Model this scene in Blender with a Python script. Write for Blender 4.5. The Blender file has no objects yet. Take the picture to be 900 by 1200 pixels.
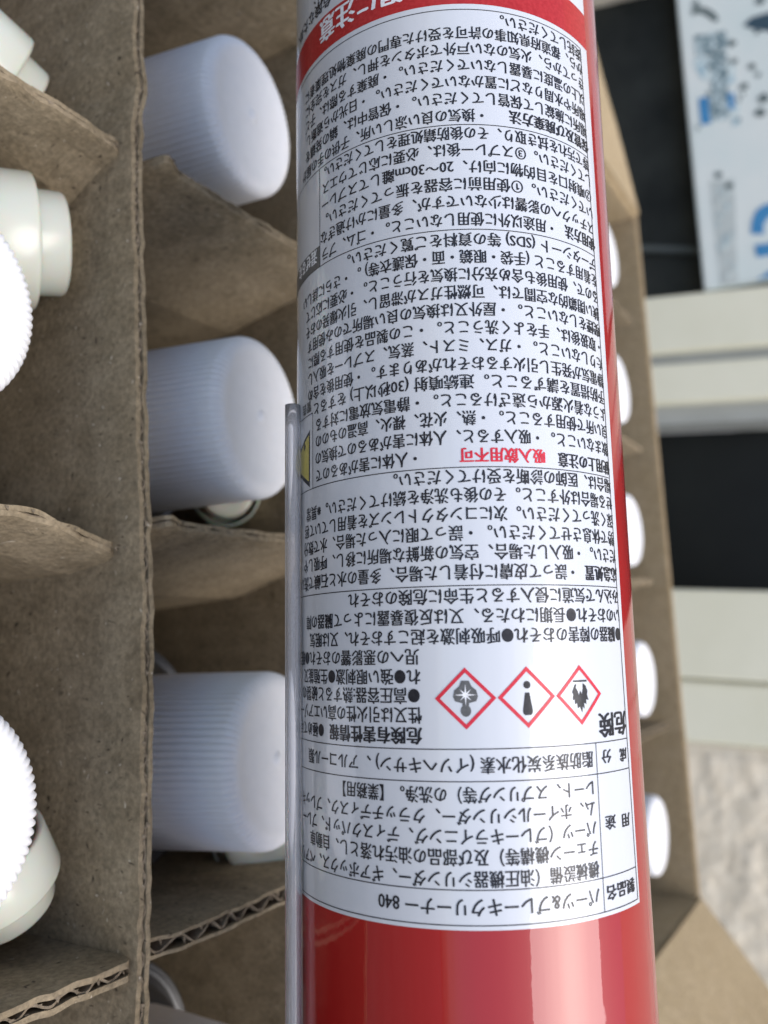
import bpy, bmesh, math, random
from mathutils import Vector, Matrix, noise
from mathutils.geometry import tessellate_polygon
random.seed(7)
scene = bpy.context.scene
COL = scene.collection
MM = 0.001

# ------------------------------------------------------------------ frames
# Every thing is measured in millimetres in a frame "x right, y down, z forward" of the
# level viewpoint, then placed in a Z-up world (ground at Z = 0).
U = Vector((0.92064, -0.01, -0.39027)).normalized()
FWD = (Vector((0, 0, 1)) - U * U.z).normalized()
SIDE = FWD.cross(U)
VIEW_H = 445.0
ROT = Matrix((SIDE, FWD, U))
def wp(p):
    """view-frame millimetres -> world metres"""
    return (ROT @ Vector(p) + Vector((0, 0, VIEW_H))) * MM
def wd(v):
    return ROT @ Vector(v)
def frame(o, x, y, z):
    x, y, z = wd(x), wd(y), wd(z)
    m = Matrix((x, y, z)).transposed().to_4x4()
    m.translation = wp(o)
    return m

# ------------------------------------------------------------------ camera
F_PX = 1010.0
cd = bpy.data.cameras.new('camera'); cam = bpy.data.objects.new('camera', cd); COL.objects.link(cam)
cd.sensor_fit = 'VERTICAL'; cd.sensor_height = 36; cd.sensor_width = 27
cd.lens = F_PX / 1200 * 36
cd.clip_start = 0.01; cd.clip_end = 200
cam.matrix_world = frame((0, 0, 0), (1, 0, 0), (0, -1, 0), (0, 0, -1))
cd.dof.use_dof = True; cd.dof.focus_distance = 0.156; cd.dof.aperture_fstop = 14.5
scene.camera = cam

# ------------------------------------------------------------------ light
world = bpy.data.worlds.new('World'); scene.world = world; world.use_nodes = True
wn = world.node_tree; wn.nodes.clear()
wo = wn.nodes.new('ShaderNodeOutputWorld'); bg = wn.nodes.new('ShaderNodeBackground')
sky = wn.nodes.new('ShaderNodeTexSky'); sky.sky_type = 'NISHITA'; sky.sun_disc = False
SUN_DIR = wd(Vector((0.75, 0.20, -0.58))).normalized()
sun_el = math.asin(SUN_DIR.z); sun_az = math.atan2(SUN_DIR.x, SUN_DIR.y)
sky.sun_elevation = sun_el; sky.sun_rotation = sun_az
sky.air_density = 1.0; sky.dust_density = 3.0; sky.ozone_density = 1.5
bg.inputs['Strength'].default_value = 0.115
wn.links.new(sky.outputs[0], bg.inputs[0]); wn.links.new(bg.outputs[0], wo.inputs[0])
sd = bpy.data.lights.new('sun', 'SUN'); sun = bpy.data.objects.new('sun', sd); COL.objects.link(sun)
sd.energy = 1.3; sd.angle = math.radians(46); sd.color = (1.0, 0.975, 0.945)
sun.rotation_euler = SUN_DIR.to_track_quat('Z', 'Y').to_euler(); sun.location = (0, 0, 4)
scene.view_settings.view_transform = 'Standard'; scene.view_settings.look = 'None'
scene.view_settings.gamma = 1; scene.view_settings.exposure = 0.90
scene.cycles.max_bounces = 8; scene.cycles.transmission_bounces = 8; scene.cycles.transparent_max_bounces = 8

# ------------------------------------------------------------------ materials
class MT:
    def __init__(s, name):
        s.m = bpy.data.materials.new(name); s.m.use_nodes = True
        s.nt = s.m.node_tree; s.p = s.nt.nodes['Principled BSDF']
    def n(s, t, **k):
        nd = s.nt.nodes.new(t)
        for a, b in k.items():
            if a in nd.inputs: nd.inputs[a].default_value = b
            else: setattr(nd, a, b)
        return nd
    def l(s, a, b): s.nt.links.new(a, b)
    def set(s, **k):
        for a, b in k.items(): s.p.inputs[a.replace('_', ' ')].default_value = b
        return s
    def noise(s, scale, detail=4, rough=.55, vec=None, coord='Object'):
        if vec is None:
            tc = s.n('ShaderNodeTexCoord'); vec = tc.outputs[coord]
        t = s.n('ShaderNodeTexNoise'); t.inputs['Scale'].default_value = scale
        t.inputs['Detail'].default_value = detail; t.inputs['Roughness'].default_value = rough
        s.l(vec, t.inputs['Vector']); return t
    def ramp(s, fac, stops):
        r = s.n('ShaderNodeValToRGB'); e = r.color_ramp.elements
        while len(e) < len(stops): e.new(0.5)
        for i, (p, c) in enumerate(stops): e[i].position = p; e[i].color = (*c, 1) if len(c) == 3 else c
        s.l(fac, r.inputs[0]); return r
    def mix(s, fac, a, b):
        m = s.n('ShaderNodeMix'); m.data_type = 'RGBA'
        for i, v in ((0, fac), (6, a), (7, b)):
            if hasattr(v, 'links'): s.l(v, m.inputs[i])
            else: m.inputs[i].default_value = v if i == 0 else (*v, 1)
        return m.outputs[2]
    def bump(s, h, strength, dist):
        b = s.n('ShaderNodeBump'); b.inputs['Strength'].default_value = strength; b.inputs['Distance'].default_value = dist
        s.l(h, b.inputs['Height']); s.l(b.outputs[0], s.p.inputs['Normal']); return b

def kraft(name, base, dark, light, fleck=True):
    t = MT(name)
    big = t.noise(22, 4)
    fine = t.noise(700, 5, .65)
    mid = t.noise(120, 4)
    c = t.ramp(big.outputs[0], [(.3, dark), (.7, base)]).outputs[0]
    f2 = t.ramp(mid.outputs[0], [(.35, (0, 0, 0)), (.75, (1, 1, 1))]).outputs[0]
    c = t.mix(f2, c, light)
    g = t.ramp(fine.outputs[0], [(.30, (.60, .60, .60)), (.7, (1.2, 1.2, 1.2))]).outputs[0]
    mu = t.n('ShaderNodeMix'); mu.data_type = 'RGBA'; mu.blend_type = 'MULTIPLY'; mu.inputs[0].default_value = 1
    t.l(c, mu.inputs[6]); t.l(g, mu.inputs[7]); c = mu.outputs[2]
    # pulp fibres: dark slivers and pale specks
    tc = t.n('ShaderNodeTexCoord')
    for k, (sc, sq, thr, colr, amt) in enumerate(((260, (1, 2.6, .9), .10, (.05, .035, .025), .85), (330, (1.8, 1, 1.4), .07, (.62, .55, .44), .7), (150, (2.8, .8, 1), .05, (.04, .03, .02), .9))):
        mp = t.n('ShaderNodeMapping'); mp.inputs['Scale'].default_value = sq; mp.inputs['Rotation'].default_value = (.4 * k, .7, .9 * k)
        wob = t.noise(90, 2); ad = t.n('ShaderNodeMix'); ad.data_type = 'RGBA'; ad.inputs[0].default_value = .012
        t.l(tc.outputs['Object'], ad.inputs[6]); t.l(wob.outputs[1], ad.inputs[7]); t.l(ad.outputs[2], mp.inputs[0])
        v = t.n('ShaderNodeTexVoronoi'); v.inputs['Scale'].default_value = sc; t.l(mp.outputs[0], v.inputs['Vector'])
        m = t.ramp(v.outputs['Distance'], [(thr, (amt,) * 3), (thr + .09, (0, 0, 0))]).outputs[0]
        sel = t.ramp(v.outputs['Color'], [(.62, (0, 0, 0)), (.66, (1, 1, 1))]).outputs[0]
        mm = t.n('ShaderNodeMath'); mm.operation = 'MULTIPLY'; t.l(m, mm.inputs[0]); t.l(sel, mm.inputs[1])
        c = t.mix(mm.outputs[0], c, colr)
    t.l(c, t.p.inputs['Base Color'])
    t.set(Roughness=.85); t.p.inputs['Specular IOR Level'].default_value = .25
    ad = t.n('ShaderNodeMath'); ad.operation = 'ADD'; t.l(fine.outputs[0], ad.inputs[0]); t.l(mid.outputs[0], ad.inputs[1])
    t.bump(ad.outputs[0], .5, .0004)
    return t.m
M = {}
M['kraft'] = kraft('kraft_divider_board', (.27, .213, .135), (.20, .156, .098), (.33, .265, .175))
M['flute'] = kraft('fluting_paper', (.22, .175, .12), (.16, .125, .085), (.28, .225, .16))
M['carton'] = kraft('carton_board', (.43, .33, .195), (.37, .28, .16), (.46, .355, .22))

def filmbump(t, amt=.30):
    """shrink film: long faint draw lines down the can, small ripples and scuffs"""
    tc = t.n('ShaderNodeTexCoord'); mp = t.n('ShaderNodeMapping'); mp.inputs['Scale'].default_value = (1, .05, 1)
    t.l(tc.outputs['Object'], mp.inputs[0])
    a = t.noise(130, 3, .5, vec=mp.outputs[0]); b = t.noise(26, 3); c = t.noise(900, 2)
    m1 = t.n('ShaderNodeMath'); m1.operation = 'MULTIPLY_ADD'; m1.inputs[1].default_value = .8; t.l(a.outputs[0], m1.inputs[0]); t.l(b.outputs[0], m1.inputs[2])
    m2 = t.n('ShaderNodeMath'); m2.operation = 'MULTIPLY_ADD'; m2.inputs[1].default_value = .03; t.l(c.outputs[0], m2.inputs[0]); t.l(m1.outputs[0], m2.inputs[2])
    bp = t.bump(m2.outputs[0], amt, .0005); t.l(bp.outputs[0], t.p.inputs['Coat Normal'])
    r = t.noise(60, 4, .7); rr = t.ramp(r.outputs[0], [(.45, (.015, .015, .015)), (.75, (.09, .09, .09))]); t.l(rr.outputs[0], t.p.inputs['Coat Roughness'])
t = MT('red_lacquer'); t.set(Base_Color=(.34, .008, .008, 1), Roughness=.5, Coat_Weight=1.0, Coat_Roughness=.02, Coat_IOR=1.52)
t.p.inputs['Specular IOR Level'].default_value = .15
filmbump(t); M['red'] = t.m
t = MT('label_film'); t.set(Base_Color=(.60, .62, .655, 1), Roughness=.42, Coat_Weight=1.0, Coat_Roughness=.05)
filmbump(t, .35); M['label'] = t.m
def ink(name, col):
    t = MT(name); t.set(Base_Color=(*col, 1), Roughness=.40, Coat_Weight=.25, Coat_Roughness=.10); t.p.inputs['Specular IOR Level'].default_value = .25
    w = t.noise(1500, 2); t.l(t.mix(t.ramp(w.outputs[0], [(.35, (0, 0, 0)), (.75, (1, 1, 1))]).outputs[0], col, tuple(min(1, c * 1.25 + .012) for c in col)), t.p.inputs['Base Color']); return t.m
M['ink'] = ink('black_ink', (.012, .012, .016)); M['ink_red'] = ink('red_ink', (.55, .02, .04)); M['ink_band'] = ink('red_band_ink', (.36, .014, .016))
M['ink_grey'] = ink('grey_ink', (.10, .10, .10)); M['ink_yellow'] = ink('yellow_ink', (.44, .38, .09)); M['ink_white'] = ink('white_ink', (.72, .72, .74))
t = MT('tin_plate'); t.set(Base_Color=(.42, .43, .44, 1), Metallic=.9, Roughness=.38)
w = t.noise(300, 3); t.bump(w.outputs[0], .1, .0003); M['tin'] = t.m
t = MT('dull_tin'); t.set(Base_Color=(.10, .10, .10, 1), Metallic=.6, Roughness=.4)
w = t.noise(300, 3); t.bump(w.outputs[0], .1, .0003); M['dulltin'] = t.m
t = MT('dark_can_paint'); t.set(Base_Color=(.025, .027, .03, 1), Roughness=.35); w = t.noise(40, 2); t.bump(w.outputs[0], .1, .0005); M['dark'] = t.m
t = MT('white_cap_plastic'); t.set(Base_Color=(.80, .81, .84, 1), Roughness=.42, Subsurface_Weight=.35, Subsurface_Scale=.004)
t.p.inputs['Subsurface Radius'].default_value = (1, .9, .8)
w = t.noise(250, 4); t.l(t.mix(t.ramp(w.outputs[0], [(.4, (0, 0, 0)), (.8, (.5, .5, .5))]).outputs[0], (.79, .79, .80), (.71, .715, .73)), t.p.inputs['Base Color'])
t.bump(w.outputs[0], .12, .0003); M['cap'] = t.m
t = MT('ivory_plastic'); t.set(Base_Color=(.6, .61, .52, 1), Roughness=.22, Subsurface_Weight=.5, Subsurface_Scale=.005)
w = t.noise(60, 3); t.l(t.mix(w.outputs[0], (.57, .585, .50), (.63, .645, .56)), t.p.inputs['Base Color']); t.bump(w.outputs[0], .1, .0005); M['ivory'] = t.m
t = MT('clear_tube'); t.set(Base_Color=(.95, .94, .95, 1), Roughness=.07, IOR=1.36); t.p.inputs['Transmission Weight'].default_value = .84
w = t.noise(200, 2); t.bump(w.outputs[0], .05, .0003); M['tube'] = t.m

def plain(name, a, b, scale, rough, bs=.15, bd=.002, metallic=0):
    t = MT(name); w = t.noise(scale, 5, .6)
    t.l(t.mix(t.ramp(w.outputs[0], [(.3, (0, 0, 0)), (.7, (1, 1, 1))]).outputs[0], a, b), t.p.inputs['Base Color'])
    t.set(Roughness=rough, Metallic=metallic); t.p.inputs['Specular IOR Level'].default_value = .25; t.bump(w.outputs[0], bs, bd); return t.m
M['stucco'] = plain('stucco_render', (.76, .66, .50), (.86, .77, .61), 60, .9, .4, .002)
M['concrete'] = plain('ground_concrete', (.12, .115, .10), (.18, .17, .155), 9, .9, .5, .004)
M['cream'] = plain('cream_painted_board', (.78, .75, .57), (.86, .83, .66), 7, .5)
M['rail'] = plain('grey_aluminium', (.36, .37, .34), (.42, .43, .40), 20, .45)
M['darkpanel'] = plain('dark_panel', (.012, .014, .012), (.05, .052, .044), 9, .7)
M['glass'] = plain('dark_window_glass', (.006, .007, .007), (.012, .014, .013), 6, .35, .05, .001)
M['strip'] = plain('dull_grey_strip', (.09, .10, .09), (.12, .13, .12), 20, .5)
M['house'] = plain('grey_house_render', (.36, .35, .34), (.42, .41, .40), 3, .9)

# printed halftone picture on the poster board: mottled grey-blue print on white card
t = MT('poster_card')
w = t.noise(26, 5, .7); w2 = t.noise(9, 3, .6)
t.l(t.mix(t.ramp(w2.outputs[0], [(.35, (0, 0, 0)), (.65, (1, 1, 1))]).outputs[0], (.70, .77, .73), (.78, .81, .76)), t.p.inputs['Base Color'])
t.set(Roughness=.45); t.bump(w.outputs[0], .1, .001); M['poster'] = t.m
def halftone(name, a, b, lo, hi, scale=70):
    t = MT(name); w = t.noise(scale, 4, .7)
    t.l(t.mix(t.ramp(w.outputs[0], [(lo, (0, 0, 0)), (hi, (1, 1, 1))]).outputs[0], a, b), t.p.inputs['Base Color']); t.set(Roughness=.5); return t.m
M['p_photo'] = halftone('grey_photo_print', (.10, .17, .19), (.60, .70, .70), .44, .58, 130)
M['p_pale'] = halftone('pale_photo_print', (.36, .52, .58), (.72, .79, .75), .42, .56, 90)
M['p_grey'] = halftone('pale_grey_print', (.50, .54, .51), (.60, .64, .60), .4, .6, 90)
M['p_blue'] = halftone('blue_print', (.04, .22, .46), (.06, .27, .52), .3, .7, 30)
M['p_navy'] = halftone('navy_print', (.025, .06, .09), (.04, .08, .11), .3, .7, 30)
M['p_ink'] = halftone('dark_grey_print', (.08, .11, .11), (.16, .20, .19), .3, .7, 60)

# ------------------------------------------------------------------ helpers
def mesh(name, verts, faces, mat, parent=None, smooth=False, mx=None):
    me = bpy.data.meshes.new(name); me.from_pydata([tuple(Vector(v) * MM) for v in verts], [], faces)
    me.validate(); me.materials.append(mat)
    if smooth:
        for p in me.polygons: p.use_smooth = True
    return obj(name, me, parent, mx)
def obj(name, me, parent=None, mx=None):
    o = bpy.data.objects.new(name, me); COL.objects.link(o)
    if parent is not None: o.parent = parent
    if mx is not None:
        if parent is not None: o.matrix_basis = mx
        else: o.matrix_world = mx
    return o
def empty(name, mx):
    o = bpy.data.objects.new(name, None); COL.objects.link(o); o.empty_display_size = .02; o.matrix_world = mx; return o
def tag(o, label=None, cat=None, group=None, kind=None):
    for k, v in (('label', label), ('category', cat), ('group', group), ('kind', kind)):
        if v: o[k] = v
    return o
def lathe(profile, n, axis='Z', rib=None):
    """profile: (r, z) list; rib: f(k, angle) -> added radius"""
    vs, fs = [], []
    for k, (r, z) in enumerate(profile):
        for i in range(n):
            a = 2 * math.pi * i / n; rr = r + (rib(k, a) if rib else 0)
            vs.append((rr * math.cos(a), rr * math.sin(a), z))
    for k in range(len(profile) - 1):
        for i in range(n):
            j = (i + 1) % n
            fs.append((k * n + i, k * n + j, (k + 1) * n + j, (k + 1) * n + i))
    return vs, fs
def closed(vs, fs, n, K, first=True, last=True):
    if first: fs.append(tuple(range(n - 1, -1, -1)))
    if last: fs.append(tuple(range((K - 1) * n, K * n)))
    return vs, fs
def boxmesh(name, lo, hi, mat, parent, bev=0.6, mx=None):
    bm = bmesh.new(); bmesh.ops.create_cube(bm, size=1)
    for v in bm.verts:
        v.co = Vector([(lo[i] + hi[i]) / 2 + v.co[i] * (hi[i] - lo[i]) for i in range(3)]) * MM
    if bev: bmesh.ops.bevel(bm, geom=bm.edges[:], offset=bev * MM, segments=2, affect='EDGES')
    me = bpy.data.meshes.new(name); bm.to_mesh(me); bm.free(); me.materials.append(mat)
    return obj(name, me, parent, mx)

# ------------------------------------------------------------------ ground and wall behind
gm = bpy.data.meshes.new('ground'); S = 40
gm.from_pydata([(-S, -S, 0), (S, -S, 0), (S, S, 0), (-S, S, 0)], [], [(0, 1, 2, 3)]); gm.materials.append(M['concrete'])
tag(obj('ground', gm), kind='structure')

Hh = (Vector((.0449, .9884, -.1449)) - U * U.dot(Vector((.0449, .9884, -.1449)))).normalized()
Nn = U.cross(Hh); Nn = Nn if Nn.z < 0 else -Nn         # out of the wall, towards the viewer
WALL = frame((300, 0, 950), Hh, U, -Nn if Hh.cross(U).dot(Nn) < 0 else Nn)
# local axes of the wall: x along it (down in the photo), y = up, z
zs = 1 if (Hh.cross(U)).dot(Nn) > 0 else -1
Hz = Nn * zs
WALL = frame((300, 0, 950), Hh, U, Hh.cross(U))
def wall_box(name, x0, x1, y0, y1, z0, z1, mat, parent, bev=1.0):
    """z measured out of the wall"""
    a, b = sorted((z0 * zs, z1 * zs)); return boxmesh(name, (x0, y0, a), (x1, y1, b), mat, parent, bev)
GY = -VIEW_H - (Vector((300, 0, 950)).dot(U))           # ground height in wall coordinates

wall = empty('stucco_wall', WALL)
tag(wall, 'rough cream stucco house wall standing behind the open carton', 'wall')
def stucco(name, x0, x1, y0, y1, nx, ny, parent):
    vs, fs = [], []
    for j in range(ny + 1):
        for i in range(nx + 1):
            x = x0 + (x1 - x0) * i / nx; y = y0 + (y1 - y0) * j / ny
            p = Vector((x, y, 0))
            h = noise.fractal(p / 26, .9, 2.1, 5) * 1.7 + abs(noise.noise(p / 12 + Vector((7, 3, 1)))) * 1.4 + noise.noise(p / 90) * 2.5
            edge = min(1, (x - x0) / 14)
            vs.append((x, y, zs * (h * edge - 3 * (1 - edge))))
    for j in range(ny):
        for i in range(nx):
            a = j * (nx + 1) + i; fs.append((a, a + 1, a + nx + 2, a + nx + 1))
    return mesh(name, vs, fs, M['stucco'], parent, True)
stucco('render_coat', 246, 760, -60, 420, 200, 190, wall)
wall_box('wall_core', 246, 1600, GY - 10, 1600, -150, -6, M['stucco'], wall, 0)
wall_box('wall_core', -2200, -640, GY - 10, 1600, -150, -6, M['stucco'], wall, 0)
wall_box('wall_core', -640, 246, 700, 1600, -150, -8, M['stucco'], wall, 0)
wall_box('wall_core', -640, 246, GY - 10, -330, -150, -8, M['stucco'], wall, 0)

unit = empty('window_unit', WALL)
tag(unit, 'cream framed window with dark glass let into the stucco wall', 'window')
wall_box('lower_board', 84, 178, -330, 700, -40, 4, M['cream'], unit, 2)
wall_box('lower_board', 180.5, 245, -330, 700, -40, 1, M['cream'], unit, 3)
wall_box('pane', -101, 86, -330, 700, -75, -68, M['glass'], unit, 0)
wall_box('rail', -122, -100, -330, 700, -60, -12, M['rail'], unit, 1.5)
wall_box('frame_board', -243, -178, -330, 700, -40, 8, M['cream'], unit, 2)
wall_box('frame_groove', -180, -163, -330, 700, -40, -2, M['rail'], unit, 1)
wall_box('frame_board', -165, -121, -330, 700, -40, 5, M['cream'], unit, 2)
dp = empty('dark_panel', WALL)
tag(dp, 'dark grey shutter panel beside the printed board at the top', 'shutter')
wall_box('panel', -640, -244, -330, 700, -60, -30, M['darkpanel'], dp, 1)
rb = wall_box('strip', -4, 4, -330, 60, -29, -22, M['strip'], dp, 1); rb.matrix_basis = Matrix.Translation(Vector((-312, 0, 0)) * MM) @ Matrix.Rotation(-.17, 4, 'Z')

# printed board leaning flat against the panel
pb = empty('printed_board', WALL @ Matrix.Translation(Vector((-243, 51, zs * 6)) * MM) @ Matrix.Rotation(math.atan2(29, 362), 4, 'Z'))
tag(pb, 'white printed board with blue letters and a speckled picture', 'sign')
def pbox(name, x0, x1, y0, y1, z0, z1, mat, bev=.5):
    a, b = sorted((z0 * zs, z1 * zs)); return boxmesh(name, (x0, y0, a), (x1, y1, b), mat, pb, bev)
pbox('board', -520, -2, 0, 420, -12, 0, M['poster'], 2)
def pshape(name, pts, mat, z=.6):
    """flat print: closed outline on the board (x = down the photo, y = up the wall)"""
    vs = [(x, y, zs * z) for x, y in pts] + [(x, y, zs * .1) for x, y in pts]; k = len(pts)
    fs = [tuple(range(k))] + [(i, (i + 1) % k, k + (i + 1) % k, k + i) for i in range(k)]
    return mesh(name, vs, fs, mat, pb)
def blob(cx, cy, rx, ry, n=18, rough=.25, seed=0):
    rnd = random.Random(seed)
    return [(cx + rx * math.cos(6.2832 * i / n) * (1 + rnd.uniform(-rough, rough)), cy + ry * math.sin(6.2832 * i / n) * (1 + rnd.uniform(-rough, rough))) for i in range(n)]
def clip(pts): return [(min(x, -3.5), y) for x, y in pts]
for q in ([(-305.6, 15.3), (-301.3, 48.0), (-281.0, 51.7), (-273.7, 34.7), (-279.9, 15.0)], [(-279.2, 30.6), (-273.9, 47.5), (-226.5, 44.2), (-230.4, 27.4)]):
    pshape('picture_print', q, M['p_photo'], .5)
pshape('picture_print', [(-232.2, 24.8), (-229.8, 43.6), (-194.5, 43.2), (-195.9, 23.5)], M['p_photo'], .8)
for q in ([(-275.0, 10.0), (-277.1, 20.3), (-270.6, 30.8), (-243.8, 28.5), (-251.2, 18.1)], [(-261.5, 46.4), (-261.4, 53.6), (-238.4, 53.3), (-234.6, 44.9)], [(-209.4, 45.4), (-208.9, 54.3), (-184.3, 53.8), (-184.7, 45.0)]):
    pshape('pale_print', q, M['p_pale'], .35)
pshape('text_column', clip([(-126.3, 16.6), (-124.0, 42.3), (-4, 34.8), (-4, 17.6)]), M['p_grey'], .3)
for q in ([(-228.2, 13.4), (-227.4, 23.5), (-194.9, 23.4), (-195.6, 13.4)], [(-225.2, 41.4), (-224.7, 50.3), (-206.2, 49.6), (-206.1, 42.4)]):
    pshape('blue_bar', q, M['p_blue'], .6)
pshape('navy_drop', [(-301.5, 67.0), (-308.1, 75.6), (-308.5, 93.3), (-305.0, 119.0), (-277.4, 120.6), (-286.1, 91.2), (-294.2, 76.1)], M['p_navy'])
pshape('brush_stroke', [(-337.5, 14.2), (-341.3, 22.0), (-336.1, 30.9), (-326.8, 39.3), (-316.9, 43.0), (-315.3, 38.3), (-325.3, 30.9), (-332.3, 23.1), (-331.6, 15.6)], M['p_ink'])
for q in ([(-56.2, 52.8), (-70.6, 55.0), (-81.4, 60.3), (-86.4, 68.5), (-87.2, 85.6), (-77.5, 101.5), (-58.5, 108.0), (-38.9, 104.5), (-40.3, 93.8), (-55.2, 96.9), (-68.0, 92.2), (-73.3, 81.8), (-71.6, 72.3), (-64.1, 66.5), (-53.4, 65.5)],
          [(-42.9, 55.1), (-39.5, 106.2), (-25.9, 106.5), (-28.8, 56.4)], [(-3.6, 33.7), (-3.6, 53.2), (-6, 59.1), (-10.3, 65.8), (-12.7, 87.0), (-10.7, 105.8), (-3.6, 104.5)]):
    pshape('blue_letter', q, M['p_blue'])
for k, (x, y, r) in enumerate([(-325.4, 86.9, 4.5), (-249.6, 71.2, 3.8), (-238.2, 76.6, 2.6), (-228.7, 61.3, 4), (-208.7, 79.7, 5.5), (-193.7, 74.9, 5), (-132.1, 26.1, 3.6), (-116.3, 36.3, 3.8), (-283.5, 53.7, 4), (-261.4, 53.6, 3.6), (-289, 80, 2.5), (-345, 20, 3.5)]):
    pshape('ink_spot', blob(x, y, r, r * 1.15, seed=k), M['p_ink'])
rnd = random.Random(3)
for k in range(34):      # rows of small print down the pale columns and round the picture
    if k < 22: x, y = rnd.uniform(-120, -8), rnd.choice((19.5, 25, 31))+rnd.uniform(-1, 1)
    else: x, y = rnd.uniform(-300, -190), rnd.uniform(8, 62)
    pshape('small_print', [(x, y), (x + rnd.uniform(2, 6), y), (x + rnd.uniform(2, 6), y + 2.2), (x, y + 2.4)], M['p_pale'] if k < 22 else M['p_ink'], .9 + .01 * k)

# ------------------------------------------------------------------ carton frame: a across the rows, b along the rows, c up
CD = Vector((0.52590428, 0.09993093, 0.84465289)); CR = Vector((0.04490929, 0.98842623, -0.14490253)); CN = Vector((0.84935731, -0.11413763, -0.51532976))
CO = Vector((-32.408, -25.170, 240.144))
def box_pt(a, b, c): return CO + CD * a + CR * b + CN * c
BOX = frame(CO, CD, CR, CD.cross(CR))
cs = 1 if CD.cross(CR).dot(CN) > 0 else -1     # local z = cs * c
BA0, BA1, BB0, BB1, BTOP, BBOT = -142, 419, -232, 236, 6, -262
P = 93.0

def sheet(lfun0, lfun1, topf, botf, NL, hs_, off, th):
    """a thin board: grid along l, given heights hs_ (0 top .. 1 bottom); off(l,h)->sideways; returns verts,(l,h,s)"""
    vs, fs = [], []
    rows = len(hs_)
    for side in (0, 1):
        for j, q in enumerate(hs_):
            for i in range(NL + 1):
                t_ = i / NL
                lt = lfun0(0) + (lfun1(0) - lfun0(0)) * t_
                h = topf(lt) + (botf - topf(lt)) * q
                l = lfun0(h) + (lfun1(h) - lfun0(h)) * t_
                vs.append((l, h, off(l, h) + (th / 2 if side else -th / 2)))
    n1 = rows * (NL + 1)
    for side in (0, 1):
        for j in range(rows - 1):
            for i in range(NL):
                a = side * n1 + j * (NL + 1) + i
                f = (a, a + 1, a + NL + 2, a + NL + 1); fs.append(f if side else f[::-1])
    for i in range(NL):
        fs.append((i, i + 1, n1 + i + 1, n1 + i)); a = (rows - 1) * (NL + 1) + i; fs.append((a + 1, a, n1 + a, n1 + a + 1))
    for j in range(rows - 1):
        a = j * (NL + 1); fs.append((a, n1 + a, n1 + a + NL + 1, a + NL + 1)); b = a + NL; fs.append((b + NL + 1, n1 + b + NL + 1, n1 + b, b))
    return vs, fs
HS = (0, .004, .012, .03, .08, .2, .5, 1)

def divider(name, parent, along, pos, l0, l1, top, seed, th=4.0, end0=None, end1=None, off=None, wave=7.0, lip=.8, botc=-250, pinch=.35):
    """corrugated board standing in the carton. along 'b' (at a=pos) or 'a' (at b=pos)."""
    rnd = Vector((seed * 3.7, seed * 1.3, 0))
    end0 = end0 or (lambda h: l0); end1 = end1 or (lambda h: l1)
    warp = off or (lambda l, h: 0)
    def mid(l, h): return warp(l, h) + noise.noise(Vector((l / 55, h / 160, seed))) * 1.1
    def tp(k):
        return lambda l: top(l) + noise.noise(Vector((l / 3.1, k * 9.1, seed))) * .40 + noise.noise(Vector((l / 11, k * 4.1, seed + 5))) * .45
    def place(vs):
        out = []
        for l, h, s in vs:
            out.append((pos + s, l, cs * h) if along == 'b' else (l, pos + s, cs * h))
        return out
    NL = max(8, int((l1 - l0) / 1.15))
    root = empty_part(name, parent)
    for k, sgn in ((0, -1), (1, 1)):
        def offs(l, h, sgn=sgn, k=k):
            depth = max(0, top(l) - h)
            near = math.exp(-depth / 2.2)
            g = (th / 2 - lip / 2) * (1 - pinch * math.exp(-depth / 2.6) * (.75 + .5 * noise.noise(Vector((l / 9, seed, 4)))))
            crush = noise.noise(Vector((l / 5.5, k * 3, seed + 2))) * .55 * near
            return mid(l, h) + sgn * g + crush + .055 * math.sin(2 * math.pi * l / wave)
        vs, fs = sheet(end0, end1, tp(k), botc, NL, HS, offs, lip)
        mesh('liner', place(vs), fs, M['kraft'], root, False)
    NF = int((l1 - l0) / wave * 12)
    def flute(l, h):
        ph = 2 * math.pi * (l + noise.noise(Vector((l / 16, seed, 0))) * 3) / wave
        g = 1 - pinch * math.exp(-max(0, top(l) - h) / 2.6)
        return mid(l, h) + (math.sin(ph) + .35 * noise.noise(Vector((l / 3.5, h / 9, seed)))) * (th / 2 - lip) * .9 * g
    vs, fs = sheet(end0, end1, lambda l: top(l) - .35 + noise.noise(Vector((l / 2.3, 1, seed))) * .7, top(0) - 45 if top(0) > -30 else -80, NF, (0, .01, .03, .08, .3, 1), flute, .55)
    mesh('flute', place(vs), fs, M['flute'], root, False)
    # frayed scraps of paper on the cut edge
    vs, fs = [], []
    rr = random.Random(seed * 11 + 1); x = l0 + 2
    while x < l1 - 3:
        x += rr.uniform(2, 7)
        h = top(x) + rr.uniform(-.4, .25); s0 = mid(x, h) + rr.uniform(-th * .38, th * .1); w = rr.uniform(.5, 1.6); d2 = rr.uniform(.5, 1.5)
        k = len(vs)
        for (dl, dh, ds) in ((0, 0, 0), (w * .5, .25, d2), (w, 0, .1), (w * .6, -.5, d2 * .7)):
            vs.append((x + dl, h + dh * rr.uniform(.4, 1.6), s0 + ds))
        fs += [(k, k + 1, k + 2), (k, k + 3, k + 2), (k, k + 1, k + 3), (k + 1, k + 2, k + 3)]
    tag(mesh('frayed_edge', place(vs), fs, M['flute'], root), kind='stuff')
    return root
def empty_part(name, parent):
    o = bpy.data.objects.new(name, None); COL.objects.link(o); o.parent = parent; o.empty_display_size = .01; return o

def smooth(a, b, x):
    t_ = max(0, min(1, (x - a) / (b - a))); return t_ * t_ * (3 - 2 * t_)

grid = empty('cardboard_partition', BOX)
tag(grid, 'interlocking brown corrugated cardboard partition dividing the open carton', 'partition')
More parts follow.
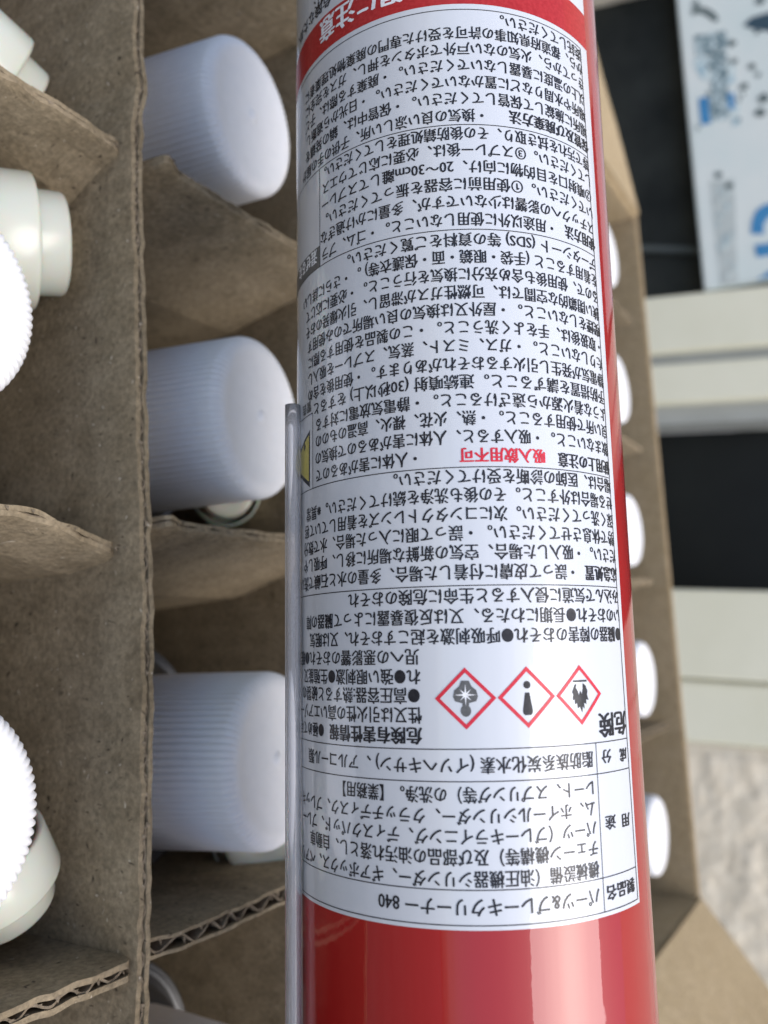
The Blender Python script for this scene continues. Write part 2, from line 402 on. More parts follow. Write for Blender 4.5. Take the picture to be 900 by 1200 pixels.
# long boards between the columns
for k in range(5):
    a = -46.5 + P * k
    if k == 0:
        top = lambda l: .2 + 1.0 * smooth(-30, 60, l) - .6 * smooth(60, 140, l)
        w_ = lambda l, h: 1.5 * math.exp(-((l + 76) / 5.5) ** 2) * math.exp(-max(0, -h) / 25.) + .9 * math.sin(l / 37.)
        divider('divider_board', grid, 'b', a, BB0 + 4, BB1 - 4, top, 1, 4.0, off=w_, wave=5.2, lip=1.25, pinch=.25)
    else:
        divider('divider_board', grid, 'b', a, BB0 + 4, BB1 - 4, lambda l: -1.5, 10 + k, wave=7)
def rounded(l1, c0, rad, top=-1.5):
    return lambda h: l1 - max(0, rad - math.sqrt(max(0, rad * rad - max(0, h - (top - rad)) ** 2)) if h > top - rad else 0)
def side_top(shift):
    return lambda l: (-8.5 if l < -40.5 else -8.5 + 9.8 * smooth(-40.5, -38, l) - 3.2 * smooth(-37.5, -30, l)) + shift
# left stubs (first column) and right runs of the cross boards
stub1 = lambda l, h: 7 * smooth(-6, -26, h) * smooth(-75, -48, l)
divider('divider_board', grid, 'a', -59, BA0 + 3, -47.8, lambda l: -1.5 - 1.3 * smooth(-70, -48, l), 21, 4, end1=rounded(-48.2, 0, 4.5, -2.6), off=stub1, pinch=.8, lip=1.1)
stub2 = lambda l, h: -1.0 + 4.2 * smooth(-80, -48, l) + 3 * smooth(0, -30, h)
divider('divider_board', grid, 'a', 35, BA0 + 3, -47.6, lambda l: 1.2 - 4.5 * smooth(-80, -48, l), 22, 4, end1=rounded(-48, 0, 7, -3), off=stub2, pinch=.8, lip=1.1)
divider('divider_board', grid, 'a', 127, BA0 + 3, -48.2, lambda l: -.4 + .8 * smooth(-80, -48, l), 23, 4.6, end1=rounded(-49, 0, 2, 0), pinch=.3, lip=1.2)
divider('divider_board', grid, 'a', -153, BA0 + 3, -48, lambda l: -1, 24)
divider('divider_board', grid, 'a', -60, -44.2, BA1 - 8, side_top(-.6), 25, off=lambda l, h: 10 * smooth(0, -75, h), pinch=.75, lip=1.0)
divider('divider_board', grid, 'a', 32, -44.2, BA1 - 8, side_top(-1.0), 26, off=lambda l, h: 15 * smooth(5, -80, h) - .6, pinch=.75, lip=1.0)
divider('divider_board', grid, 'a', 126, -44.2, BA1 - 8, lambda l: -.8 - 2.0 * (1 - smooth(-40, -34, l)), 27, 4.6, wave=8, lip=.8, pinch=.1)
divider('divider_board', grid, 'a', -153, -44.2, BA1 - 8, lambda l: -1, 28)

# the carton itself
carton = empty('carton', BOX)
tag(carton, 'open tan corrugated carton full of white capped spray cans', 'carton')
def cbox(name, lo, hi, bev=1.0):
    z0, z1 = sorted((cs * lo[2], cs * hi[2]))
    return boxmesh(name, (lo[0], lo[1], z0), (hi[0], hi[1], z1), M['carton'], carton, bev)
T = 5
cbox('side_wall', (BA1, BB0 - T, BBOT), (BA1 + T, BB1 + T, BTOP))
cbox('side_wall', (BA0 - T, BB0 - T, BBOT), (BA0, BB1 + T, -14))
cbox('side_wall', (BA0 + .2, BB0 - T, BBOT), (BA1 - .2, BB0, BTOP - .5))
cbox('side_wall', (BA0 + .2, BB1, BBOT), (BA1 - .2, BB1 + T, BTOP - .5))
cbox('bottom', (BA0 - T, BB0 - T, BBOT - T), (BA1 + T, BB1 + T, BBOT - .3))
def flap(sgn, b, ang, width, name='flap'):
    """hinged on the long side at b, swung outwards; ang above the horizontal"""
    ca, sa = math.cos(math.radians(ang)), math.sin(math.radians(ang))
    vs, fs = [], []; NX, NY = 30, 16
    for side in (0, 1):
        for j in range(NY + 1):
            for i in range(NX + 1):
                a = BA0 + (BA1 + 2 - BA0) * i / NX; w = width * j / NY
                fold = .9 * math.exp(-((w - 6) / 2.5) ** 2)
                s = (4.2 if side else 0) - fold * (1 if side else -1) + noise.noise(Vector((a / 90, w / 70, b))) * 2.0
                vs.append((a, b + sgn * (w * ca) - sgn * sa * (s) , cs * (BTOP + w * sa + ca * (s - 2))))
    n1 = (NX + 1) * (NY + 1)
    for side in (0, 1):
        for j in range(NY):
            for i in range(NX):
                q = side * n1 + j * (NX + 1) + i; f = (q, q + 1, q + NX + 2, q + NX + 1); fs.append(f if side else f[::-1])
    rim = [i for i in range(NX + 1)] + [j * (NX + 1) + NX for j in range(1, NY + 1)] + [NY * (NX + 1) + i for i in range(NX - 1, -1, -1)] + [j * (NX + 1) for j in range(NY - 1, 0, -1)]
    for k in range(len(rim)):
        p, q = rim[k], rim[(k + 1) % len(rim)]; fs.append((p, q, n1 + q, n1 + p))
    return mesh(name, vs, fs, M['carton'], carton, False)
flap(-1, BB0 - T / 2, -8, 225)
flap(1, BB1 + T / 2, 36, 225)

# ------------------------------------------------------------------ capped cans in the cells
def cap_mesh():
    R, Hc, NR, PER = 22.9, 41, 80, 6
    n = NR * PER
    prof = [(R + .7, -Hc), (R + .72, -Hc + 1), (R + .6, -Hc + 6), (R + .4, -Hc + 15), (R + .2, -16), (R, -7.5)]
    rd = 3.9
    for k in range(1, 9):
        a = math.pi / 2 * k / 8; prof.append((R - rd + rd * math.cos(a), -rd + rd * math.sin(a) - .0))
    prof += [(R - rd - 1.0, .0), (R - rd - 2.0, -.25), (R - rd - 5, -.30), (8, -.35), (2.6, -.4), (1.9, -.35), (1.5, .1), (.9, .5), (.2, .55)]
    amps = []
    for k, (r, z) in enumerate(prof):
        if k < 2: amps.append(.15)
        elif k <= 8: amps.append(1)
        elif k <= 13: amps.append(max(.1, 1 - (k - 8) * .18))
        else: amps.append(0)
    def rib(k, a):
        return amps[k] * .58 * (abs(math.cos(a * NR / 2)) ** .8 - .62)
    vs, fs = lathe(prof, n, rib=rib)
    # slope the ribs over the shoulder too
    out = []
    for idx, v in enumerate(vs):
        k = idx // n; a = 2 * math.pi * (idx % n) / n
        dz = amps[k] * .35 * (abs(math.cos(a * NR / 2)) ** .8 - .62) if k > 7 else 0
        out.append((v[0], v[1], v[2] + dz))
    fs.append(tuple(range((len(prof) - 1) * n, len(prof) * n)))
    return out, fs
def make_can():
    root = empty('spray_can', BOX)
    vs, fs = cap_mesh(); mesh('cap', vs, fs, M['cap'], root, True)
    n = 96
    prof = [(33, -252), (33.2, -250), (33, -248), (33, -58), (32.6, -55)]
    vs, fs = lathe(prof, n); closed(vs, fs, n, len(prof), True, False); mesh('can_body', vs, fs, M['dark'], root, True)
    prof = [(33.0, -55), (33.8, -53.5), (33.9, -52), (33.2, -51), (32.2, -51.2), (31.6, -53), (29, -50), (27, -46), (25, -43), (20, -41), (2, -41)]
    vs, fs = lathe(prof, n); mesh('rim', vs, fs, M['dulltin'], root, True)
    return root
def clone(o, parent=None):
    c = o.copy(); COL.objects.link(c); c.parent = parent
    for ch in list(o.children): clone(ch, c)
    return c
proto = make_can()
FLIP = Matrix.Scale(1, 4) if cs > 0 else Matrix.Rotation(math.pi, 4, 'X')
rn = random.Random(5)
row_name = {-2: 'topmost row', -1: 'second row from the top', 0: 'middle row', 1: 'second row from the bottom', 2: 'bottom row'}
LAB = {
 (0, 0): 'brightest ribbed white cap at the left edge, beside a stepped ivory nozzle',
 (0, 1): 'ribbed white cap at the left edge in front of the open ivory nozzle low down',
 (1, -1): 'ribbed white capped can left of the red can, highest of the big four',
 (1, 0): 'ribbed white capped can behind the top end of the clear straw',
 (1, 1): 'ribbed white capped can behind the straw, above the fluted divider edge',
 (1, 2): 'ribbed white cap barely peeping in at the bottom edge, left of the straw',
 (5, -2): 'white cap beyond the red can, just below the lifted top flap',
 (5, -1): 'white cap beyond the red can, second down from the top flap',
 (5, 0): 'white cap beyond the red can, in the middle of the far column',
 (5, 1): 'white cap beyond the red can, level with the flame symbol',
 (5, 2): 'white cap beyond the red can, lowest one by the bottom corner',
}
TILT = {(1, -1): (3.0, 6.5), (1, 0): (1.0, 8.5), (1, 1): (-1.0, 7.0), (0, 0): (1.5, -2.0), (0, 1): (-2.0, 1.5)}
SHIFT = {(1, -1): (3.5, -3, -5), (1, 0): (1, -2, -2.5), (1, 1): (1, -1.5, 0), (1, 2): (-6, -3, -10), (0, 0): (-2, -8, -3), (0, 1): (-.4, -3.5, -.3)}
first = True
for col in (0, 1, 4, 5):
    for row in range(-2, 3):
        if (col, row) not in LAB: continue
        o = proto if first else clone(proto); first = False
        sx, sy, sz = SHIFT.get((col, row), (0, 0, 0))
        if col == 5: sx = 4
        a = (col - 1) * P * (.9624 if col == 5 else 1) + sx; b = row * P + sy; c = sz
        tx, ty = TILT.get((col, row), (rn.uniform(-1, 1), rn.uniform(-1, 1)))
        o.matrix_world = BOX @ Matrix.Translation(Vector((a, b, cs * c)) * MM) @ Matrix.Rotation(math.radians(tx), 4, 'X') @ Matrix.Rotation(math.radians(cs * ty), 4, 'Y') @ FLIP @ Matrix.Rotation(rn.uniform(0, 6.28), 4, 'Z')
        tag(o, LAB[(col, row)], 'spray can', 'white capped spray cans standing in the carton')

# ------------------------------------------------------------------ stepped ivory nozzles
def nozzle_mesh(parent, r1=14.2, h1=12, r2=11.0, h2=6.3):
    n = 72
    prof = [(r1 - 1.6, 2), (r1 - 1.5, .3), (r1 - 1.0, 0), (r1 - .35, .05), (r1, .5), (r1, h1 - .9), (r1 - .25, h1 - .3), (r1 - .9, h1)]
    vs, fs = lathe([(r1 - 2.2, 4.2), (r1 - 1.8, 3.6)] + prof, n); fs.append(tuple(range(n))); mesh('collar', vs, fs, M['ivory'], parent, True)
    prof = [(r2 + .2, h1 - .35), (r2, h1 + .4), (r2 - .15, h1 + h2 - 1.0), (r2 - .5, h1 + h2 - .3), (r2 - 1.2, h1 + h2), (3.5, h1 + h2), (3.2, h1 + h2 - .8), (.3, h1 + h2 - .8)]
    vs, fs = lathe(prof, n); mesh('tip', vs, fs, M['ivory'], parent, True)
NOZ = [((36, 284, 205), (.87, -.06, .49), 13, 'stepped ivory nozzle between the left white cap and the clipped divider tab', 1.12),
       ((-7, 108, 212), (.62, .46, .62), 13, 'stepped ivory nozzle in the top left corner above the slanting divider', 1.12),
       ((-27, 994, 180), (.20, .90, .38), 0, 'open ended ivory nozzle at lower left under the white cap', .96),
       ((300, 978, 262), (.20, -.25, -.93), 5, 'ivory nozzle deep in shadow under the lowest big white cap', .95),
       ((264, 578, 296), (.25, -.05, -.96), 5, 'ivory nozzle deep in shadow under the middle big white cap', .82)]
nz = None
for (px, py, z), ax, back, lab, size in NOZ:
    ax = Vector(ax).normalized(); pos = Vector(((px - 450) / F_PX, (py - 600) / F_PX, 1)) * z - ax * back
    sx = ax.orthogonal().normalized(); sy = ax.cross(sx)
    m = frame(pos, sx, sy, ax) @ Matrix.Scale(size, 4)
    if nz is None:
        nz = empty('ivory_nozzle', m); nozzle_mesh(nz); o = nz
    else: o = clone(nz); o.matrix_world = m
    tag(o, lab, 'nozzle', 'ivory nozzles tucked beside the cans')

# ------------------------------------------------------------------ the red can in front
KA = Vector((15.4758533, 0, 176.94402641)); KD = Vector((0.01858006, 0.98714419, -0.15874865)).normalized(); K1 = Vector((0.99982738, -0.01834436, 0.00295007)).normalized()
KZ = K1.cross(KD).normalized(); R = 33.0
CAN = frame(KA, K1, KD, KZ)            # local: x right, y along the can towards its top, -z to the viewer
def cyl(u, s, r=R): return (r * math.sin(u / R), s, -r * math.cos(u / R))
can = empty('aerosol_can', CAN)
tag(can, 'large glossy red aerosol can held upside down, covered in black print', 'aerosol can')
def lathe_y(prof, n=160):
    vs, fs = lathe(prof, n); return [(x, z, -y) for x, y, z in vs], fs
prof = [(32.9, -158)] + [(33, -157 + 264 * i / 24) for i in range(25)]
vs, fs = lathe_y(prof); mesh('can_body', vs, fs, M['red'], can, True)
prof = [(2, -150), (20, -152), (28, -156), (31, -160), (33, -161.5), (34, -160), (33.9, -158.5), (33, -157.5)]
vs, fs = lathe_y(prof, 96); mesh('base_rim', vs, fs, M['tin'], can, True)
prof = [(33, 106.5), (33.9, 107.5), (34, 109), (33, 110), (31.5, 109), (31, 111), (28, 117), (22, 122), (16, 124.5), (15.2, 127), (16, 129), (15, 130.5), (12.5, 129), (11, 126), (5, 125.5), (3, 127), (2.6, 133), (.5, 133)]
vs, fs = lathe_y(prof, 96); mesh('shoulder', vs, fs, M['tin'], can, True)
prof = [(2.0, 131), (6.5, 131.5), (7.2, 133), (7.2, 143), (6, 146), (.5, 146.5)]
vs, fs = lathe_y(prof, 48); mesh('spray_button', vs, fs, M['ivory'], can, True)

# label: white film, its right edge leaning a little, wrapping out of sight on the left
LR = R + .06
def strip_mesh(name, u0f, u1, s0, s1, r, mat, parent, nu=90, ns=40):
    vs = []; fs = []
    for j in range(ns + 1):
        s = s0 + (s1 - s0) * j / ns
        for i in range(nu + 1):
            u = u0f(s) + (u1 - u0f(s)) * i / nu; vs.append(cyl(u, s, r))
    for j in range(ns):
        for i in range(nu):
            a = j * (nu + 1) + i; fs.append((a, a + nu + 1, a + nu + 2, a + 1))
    return mesh(name, vs, fs, mat, parent, True)
edge = lambda s: 30.95 - 0.0 * s + (-.45 if s < -60 else 0) * smooth(-60, -110, s)
border = lambda s: 30.2 - (70 - s) * .0148
label = strip_mesh('label', edge, -128, -152, 70.8, LR, M['label'], can)
strip_mesh('red_band', edge, -128, -97.1, -89.35, LR + .03, M['ink_band'], label, 90, 4)
def hline(s, ua, ub, w=.16, n=60, name='rule', mat='ink', rr=None):
    vs, fs = [], []
    for i in range(n + 1):
        u = ua + (ub - ua) * i / n; vs += [cyl(u, s - w / 2, rr or LR + .045), cyl(u, s + w / 2, rr or LR + .045)]
    for i in range(n): fs.append((2 * i, 2 * i + 1, 2 * i + 3, 2 * i + 2))
    return mesh(name, vs, fs, M[mat], label)
def vline(ua, sa, ub, sb, w=.15, n=20, mat='ink', name='rule'):
    vs, fs = [], []
    for i in range(n + 1):
        u = ua + (ub - ua) * i / n; s = sa + (sb - sa) * i / n; vs += [cyl(u - w / 2, s, LR + .045), cyl(u + w / 2, s, LR + .045)]
    for i in range(n): fs.append((2 * i, 2 * i + 1, 2 * i + 3, 2 * i + 2))
    return mesh(name, vs, fs, M[mat], label)
for s in (70.1, 64.9, 48.6, 43.6): hline(s, border(s), -60)
hline(17.5, border(17.5), -60)
for s in (-2.35, -45.0, -65.1, -88.2): hline(s, border(s), -60)
for s in (-16.9,): hline(s, -34.6, -60)
vline(border(70.1), 70.1, border(-88.2), -88.2, .22, 60)
vline(20.0, 70.1, 20.1, 43.6)
vline(-31.25, -65.1, -31.3, -45.0, .16)
vline(-34.6, -16.9, -34.7, -2.35, .16)

# ---- lettering: every line typed, turned to mesh and bent round the can
FONT_PITCH = 1.0
lines = [
 # text, u_start, pitch or ('end', u_end), s_centre, height em, bold, ink
 ('パーツ&ブレーキクリーナー 840', 19.0, ('end', -18.5), 67.45, 2.95, 0, 'ink'),
 ('機械設備（油圧機器シリンダー、ギアボックス、ベアリ', 19.2, 2.44, 63.35, 2.75, 0, 'ink'),
 ('チェーン機構等）及び部品の油汚れ落とし、自動車', 19.2, 2.44, 60.1, 2.75, 0, 'ink'),
 ('パーツ（ブレーキライニング、ディスクパッド、ブレー', 19.1, 2.40, 57.0, 2.75, 0, 'ink'),
 ('ム、ホイールシリンダー、クラッチディスク、ブレッキ', 19.0, 2.42, 53.9, 2.75, 0, 'ink'),
 ('レート、スプリング等）の洗浄。【業務用】', 18.9, 2.34, 50.65, 2.75, 0, 'ink'),
 ('脂肪族系炭化水素 (イソヘキサン) 、アルコール類', 19.2, ('end', -37.2), 46.15, 2.8, 0, 'ink'),
 ('製品名', 29.1, ('end', 20.9), 67.45, 2.5, 1, 'ink'),
 ('用', 28.8, ('end', 26.2), 56.9, 2.4, 1, 'ink'),
 ('途', 24.1, ('end', 21.4), 56.6, 2.4, 1, 'ink'),
 ('成', 29.1, ('end', 26.7), 46.2, 2.4, 1, 'ink'),
 ('分', 23.9, ('end', 21.4), 46.0, 2.4, 1, 'ink'),
 ('危険', 29.5, ('end', 21.2), 40.9, 4.3, 1, 'ink'),
 ('危険有害性情報', -10.3, ('end', -29.3), 41.55, 2.9, 1, 'ink'),
 ('●極めて可燃', -31.2, 2.3, 41.45, 2.75, 0, 'ink'),
 ('性又は引火性の高いエアゾー', -10.2, 2.46, 38.3, 2.85, 0, 'ink'),
 ('●高圧容器:熱すると破裂の', -10.5, ('end', -40.5), 35.2, 2.85, 0, 'ink'),
 ('れ●強い眼刺激●生殖能又', -10.3, 2.5, 32.15, 2.85, 0, 'ink'),
 ('児への悪影響のおそれ●眠', -10.4, ('end', -41.5), 28.95, 2.85, 0, 'ink'),
 ('●臓器の障害のおそれ●呼吸刺激を起こすおそれ、又は眠気', 29.6, 2.47, 25.75, 2.85, 0, 'ink'),
 ('いのおそれ●長期にわたる、又は反復暴露によって臓器の障', 29.6, 2.53, 22.5, 2.85, 0, 'ink'),
 ('み込んで気道に侵入すると生命に危険のおそれ', 29.6, ('end', -24.0), 19.2, 2.85, 0, 'ink'),
 ('応急処置', 29.6, ('end', 19.9), 15.3, 2.85, 1, 'ink'),
 ('・誤って皮膚に付着した場合、多量の水と石鹸で洗い', 18.2, 2.50, 15.3, 2.85, 0, 'ink'),
 ('ださい。・吸入した場合、空気の新鮮な場所に移し、呼吸しや', 29.5, 2.47, 12.0, 2.85, 0, 'ink'),
 ('勢で休息させてください。・誤って眼に入った場合、水で数分', 29.4, 2.46, 8.8, 2.85, 0, 'ink'),
 ('深く洗ってください。次にコンタクトレンズを着用していて容', 29.4, 2.44, 5.6, 2.85, 0, 'ink'),
 ('せる場合は外すこと。その後も洗浄を続けてください。※異常', 29.4, 2.44, 2.4, 2.85, 0, 'ink'),
 ('場合は、医師の診断を受けてください。', 29.3, ('end', -14.2), -.75, 2.85, 0, 'ink'),
 ('使用上の注意', 29.2, 2.38, -4.1, 2.75, 1, 'ink'),
 ('吸入飲用不可', 12.3, ('end', -2.6), -4.35, 2.8, 1, 'ink_red'),
 ('・人体に害があるので', -9.0, 2.44, -4.3, 2.8, 0, 'ink'),
 ('飲まないこと。・吸入すると、人体に害があるので換気の', 29.2, 2.42, -7.6, 2.8, 0, 'ink'),
 ('良い所で使用すること。・熱、火花、裸火、高温のものの', 29.1, 2.42, -10.85, 2.8, 0, 'ink'),
 ('ような着火源から遠ざけること。・静電気放電に対する', 29.0, 2.51, -14.0, 2.8, 0, 'ink'),
 ('予防措置を講ずること。連続噴射 (30秒以上) をすると', 29.0, ('end', -33.9), -17.25, 2.8, 0, 'ink'),
 ('静電気が発生し引火するおそれがあります。・使用後を含め', 29.0, 2.44, -20.45, 2.8, 0, 'ink'),
 ('たりしないこと。・ガス、ミスト、蒸気、スプレーを吸入し', 28.9, 2.44, -23.7, 2.8, 0, 'ink'),
 ('・取扱後は、手をよく洗うこと。・この製品を使用する際に', 29.3, 2.44, -26.95, 2.8, 0, 'ink'),
 ('喫煙をしないこと。・屋外又は換気の良い場所でのみ使用す', 28.8, 2.44, -30.2, 2.8, 0, 'ink'),
 ('狭い閉鎖的な空間では、可燃性ガスが滞留し、引火爆発のおそ', 28.8, 2.38, -33.4, 2.8, 0, 'ink'),
 ('るので、使用後も含め充分に換気を行うこと。・必要に応じて', 28.7, 2.38, -36.65, 2.8, 0, 'ink'),
 ('を着用すること (手袋・眼鏡・面・保護衣等) 。・さらに詳しい', 28.7, 2.42, -39.9, 2.8, 0, 'ink'),
 ('データシート (SDS) 等の資料をご覧ください。', 28.6, ('end', -23.2), -43.1, 2.8, 0, 'ink'),
 ('使用方法', 28.9, ('end', 19.6), -47.2, 2.8, 1, 'ink'),
 ('・用途以外に使用しないこと。・ゴム、プラ', 16.6, ('end', -30.4), -46.9, 2.8, 0, 'ink'),
 ('スチックへの影響は少ないですが、多量にかけ過ぎな', 28.6, 2.50, -50.3, 2.8, 0, 'ink'),
 ('いでください。①使用前に容器を振ってください。', 28.6, ('end', -29.1), -53.6, 2.8, 0, 'ink'),
 ('②噴射口を目的物に向け、20～30cm離してスプレー', 28.5, ('end', -30.4), -56.9, 2.8, 0, 'ink'),
 ('してください。③スプレー後は、必要に応じてウエス', 28.4, ('end', -30.1), -60.2, 2.8, 0, 'ink'),
 ('等で汚れを拭き取り、その後防錆処理をしてください。', 28.4, ('end', -29.5), -63.4, 2.8, 0, 'ink'),
 ('保管及び廃棄方法', 28.6, ('end', 8.6), -67.2, 2.8, 1, 'ink'),
 ('・換気の良い涼しい所、子供の手の届か', 4.6, 2.44, -66.9, 2.8, 0, 'ink'),
 ('場所に施錠して保管してください。・保管中は、鍋の発錆を', 28.3, 2.44, -70.3, 2.8, 0, 'ink'),
 ('場所や水周りなどに置かないでください。・日光から遮断し', 28.2, 2.42, -73.6, 2.8, 0, 'ink'),
 ('以上の温度に暴露しないでください。・廃棄する際は、子ど', 28.2, 2.44, -76.9, 2.8, 0, 'ink'),
 ('きってから、火気のない戸外でボタンを押し、ガスを完全に', 28.1, 2.44, -80.2, 2.8, 0, 'ink'),
 ('から、都道府県知事の許可を受けた専門の廃棄物処理業者に', 28.1, 2.44, -83.4, 2.8, 0, 'ink'),
 ('委託してください。', 28.0, ('end', 7.6), -86.4, 2.8, 0, 'ink'),
 ('火気と高温に注意', 10.3, ('end', -30.5), -93.9, 5.6, 1, 'ink_white'),
 ('危険なため、次の', -27.0, 2.9, -99.9, 3.2, 0, 'ink'),
 ('高圧ガスを使用した可燃性の製品であり、', 20.0, 2.9, -101.5, 3.0, 0, 'ink'),
 ('混ぜるな', -32.4, 2.5, -47.6, 3.1, 1, 'ink_white'),
 ('警告', -35.2, 2.4, -20.0 + 1.6, 2.3, 1, 'ink_grey'),
]
# dark tab behind the reversed lettering at the left
strip_mesh('grey_tab', lambda s: -31.35, -60, -49.3, -45.1, LR + .03, M['ink_grey'], label, 40, 4)
def bend(parts, name, mat, r):
    pass
objs = []
for (txt, u0, pitch, sc, em, bold, mat) in lines:
    c = bpy.data.curves.new('text_line', 'FONT'); c.body = txt; c.size = 1.0; c.resolution_u = 2; c.fill_mode = 'FRONT'
    c.offset = 0
    o = bpy.data.objects.new('text_line', c); COL.objects.link(o); objs.append(o)
dg = bpy.context.evaluated_depsgraph_get(); dg.update()
for o, (txt, u0, pitch, sc, em, bold, mat) in zip(objs, lines):
    me = bpy.data.meshes.new_from_object(o.evaluated_get(dg))
    xs = [v.co.x for v in me.vertices]; x0, x1 = min(xs), max(xs)
    if isinstance(pitch, tuple): kx = (u0 - pitch[1]) / (x1 - x0); xo = x0
    else:
        n_full = sum(.5 if ord(ch) < 256 else 1 for ch in txt); kx = pitch / FONT_PITCH; xo = x0 if x0 < .35 else 0
    rr = LR + (.09 if mat == 'ink_white' else .06)
    for v in me.vertices:
        u = u0 - (v.co.x - xo) * kx; s = sc + (v.co.y - .38) * em
        v.co = Vector(cyl(u, s, rr)) * MM
    if mat != 'none':      # heavy weight: the same outlines printed three times, a hair apart
        base = [v.co.copy() for v in me.vertices]; fb = [tuple(p.vertices) for p in me.polygons]; V2, F2 = [], []
        for k, (du, ds) in enumerate(((-.11, 0), (-.04, .035), (.04, -.035), (.11, 0)) if bold else ((-.06, .015), (0, -.02), (.06, .015))):
            off_ = len(V2); q = em / 2.8
            for co in base:
                ang = math.atan2(co.x, -co.z); rad = math.hypot(co.x, co.z) / MM + .004 * k
                V2.append(tuple(Vector((rad * math.sin(ang + du * q / R), co.y / MM + ds * q, -rad * math.cos(ang + du * q / R))) * MM))
            F2 += [tuple(i + off_ for i in f) for f in fb]
        bpy.data.meshes.remove(me); me = bpy.data.meshes.new('text_line'); me.from_pydata(V2, [], F2)
    me.materials.clear(); me.materials.append(M[mat])
    for p in me.polygons: p.material_index = 0
    cv = o.data; bpy.data.objects.remove(o); bpy.data.curves.remove(cv)
    obj('text_line', me, label)

# hazard diamonds (upside down with the can)
def bent(name, pts, mat, r=LR + .05, parent=label):
    """filled outline in (u, s), bent round the can"""
    bm = bmesh.new(); vs = [bm.verts.new((u, s, 0)) for u, s in pts]
    for tri in tessellate_polygon([[Vector((u, s, 0)) for u, s in pts]]):
        try: bm.faces.new([vs[i] for i in tri])
        except ValueError: pass
    bmesh.ops.subdivide_edges(bm, edges=bm.edges[:], cuts=3, use_grid_fill=True)
    for v in bm.verts: v.co = Vector(cyl(v.co.x, v.co.y, r)) * MM
    me = bpy.data.meshes.new(name); bm.to_mesh(me); bm.free(); me.materials.append(M[mat]); return obj(name, me, parent)
def ringshape(name, cu, cs_, h, w, t_, mat):
    """diamond outline, half sizes h (u) and w (s)"""
    vs, fs = [], []; seg = 10
    for k in range(4):
        a0 = math.pi / 2 * k; a1 = a0 + math.pi / 2
        for i in range(seg):
            q = i / seg
            for f_ in (1, 1 - t_):
                x = (math.cos(a0) * (1 - q) + math.cos(a1) * q) * h * f_; y = (math.sin(a0) * (1 - q) + math.sin(a1) * q) * w * f_
                vs.append(cyl(cu + x, cs_ + y, LR + .055))
    n = len(vs) // 2
    for i in range(n): j = (i + 1) % n; fs.append((2 * i, 2 * j, 2 * j + 1, 2 * i + 1))
    return mesh(name, vs, fs, M[mat], label)
for cu in (-3.0, 7.1, 17.2): ringshape('hazard_diamond', cu, 35.65, 4.95, 4.9, .165, 'ink_red')
def place(pts, cu, sc=1.0, cs_=35.65): return [(cu - x * sc, cs_ + y * sc) for x, y in pts]   # drawn upright, printed upside down
# health hazard: head and chest with a pale star
head = [(.85 * math.cos(i * .52), 1.95 + .95 * math.sin(i * .52)) for i in range(12)]
bent('symbol', place(head, -3.0), 'ink_grey')
bent('symbol', place([(-.5, 1.2), (.5, 1.2), (.55, .75), (1.7, .45), (2.0, -.3), (1.75, -1.3), (1.0, -1.9), (.6, -2.8), (-.6, -2.8), (-1.0, -1.9), (-1.75, -1.3), (-2.0, -.3), (-1.7, .45), (-.55, .75)], -3.0), 'ink_grey')
star = []
for i in range(16):
    a = i * math.pi / 8; r_ = (1.75 if i % 4 == 0 else 1.25) if i % 2 == 0 else .38; star.append((r_ * math.sin(a), -.55 + r_ * math.cos(a)))
bent('symbol', place(star, -3.0), 'ink_white', LR + .08)
# exclamation mark
bent('symbol', place([(.78, 2.6), (.5, 2.85), (-.5, 2.85), (-.78, 2.6), (-.85, 2.1), (-.38, -.7), (.38, -.7), (.85, 2.1)], 7.1), 'ink')
bent('symbol', place([(.62 * math.cos(i * .52), -1.95 + .62 * math.sin(i * .52)) for i in range(12)], 7.1), 'ink')
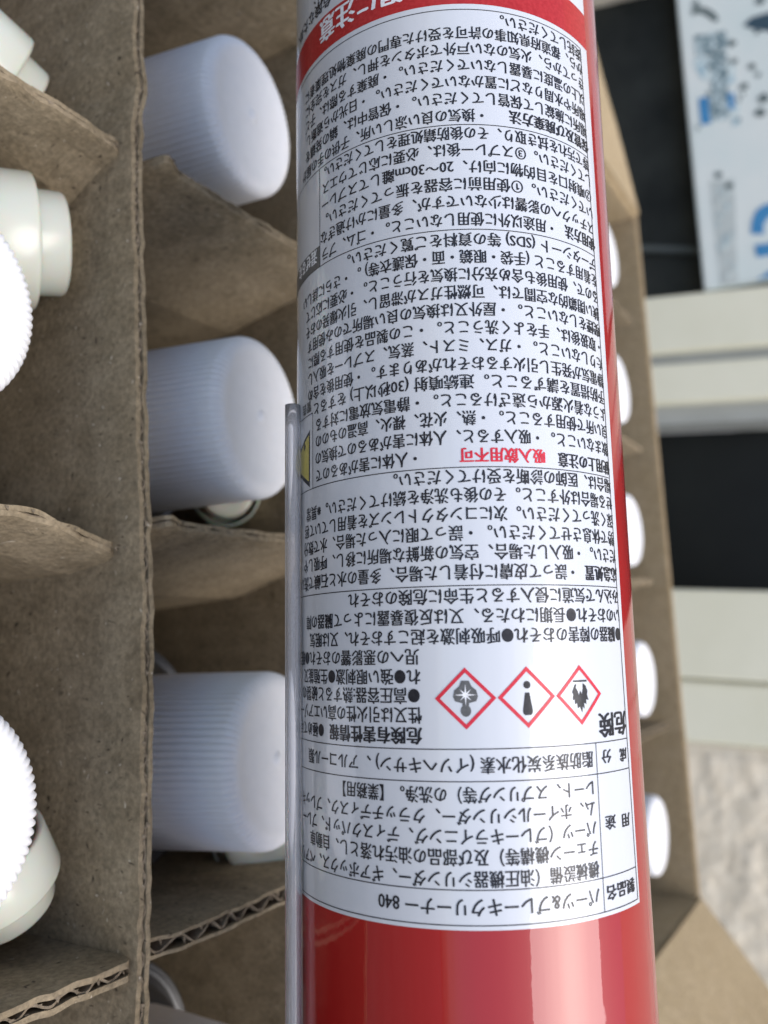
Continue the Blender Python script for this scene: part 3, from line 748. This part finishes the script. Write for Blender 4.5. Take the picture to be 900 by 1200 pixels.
# flame over a bar
bent('symbol', place([(-.2, 2.9), (.3, 1.9), (.75, 2.2), (.8, 1.3), (1.3, 1.5), (1.25, .7), (1.7, .8), (1.55, -.1), (1.75, -.5), (1.2, -1.6), (.75, -1.9), (.95, -1.2), (.55, -.6), (.35, .1), (.05, -.7), (-.3, -.1), (-.55, -.9), (-.6, -1.9), (-1.2, -1.5), (-1.6, -.6), (-1.45, 0), (-1.75, .9), (-1.2, .8), (-1.2, 1.6), (-.7, 1.3), (-.75, 2.3), (-.35, 1.9)], 17.2), 'ink')
bent('symbol', place([(-1.5, -2.4), (1.5, -2.4), (1.5, -2.1), (-1.5, -2.1)], 17.2), 'ink')
# yellow caution triangle at the left edge
bent('symbol', [(-35.9, -13.9), (-36.1, -2.8), (-46.8, -3.2), (-46.2, -14.1)][:2] + [(-47.5, -8.8)], 'ink', LR + .04)
bent('symbol', [(-36.3, -13.0), (-36.5, -4.0), (-45.9, -8.7)], 'ink_yellow', LR + .07)
bent('symbol', [(-38.0, -11.2), (-38.6, -10.2), (-39.3, -11.0), (-38.6, -12.0)], 'ink', LR + .09)

# ------------------------------------------------------------------ clear straw along the can
th_ = math.radians(-71.5); sr = 1.55
straw = empty('straw', CAN)
tag(straw, 'clear plastic spray straw lying along the left side of the red can', 'straw')
n = 28; vs, fs = [], []
ys = [-20.0 + 150 * k / 30 for k in range(31)]
cx, cz = (R + sr + .25) * math.sin(th_), -(R + sr + .25) * math.cos(th_)
for ring_r in (sr, sr * .66):
    for y in ys:
        for i in range(n):
            a = 2 * math.pi * i / n; vs.append((cx + ring_r * math.cos(a), y, cz + ring_r * math.sin(a)))
K = len(ys)
for g in range(2):
    for k in range(K - 1):
        for i in range(n):
            j = (i + 1) % n; b = g * K * n; f = (b + k * n + i, b + k * n + j, b + (k + 1) * n + j, b + (k + 1) * n + i); fs.append(f if g else f[::-1])
for k in (0, K - 1):
    for i in range(n):
        j = (i + 1) % n; fs.append((k * n + i, k * n + j, K * n + k * n + j, K * n + k * n + i) if k == 0 else (k * n + j, k * n + i, K * n + k * n + i, K * n + k * n + j))
mesh('tube', vs, fs, M['tube'], straw, True)
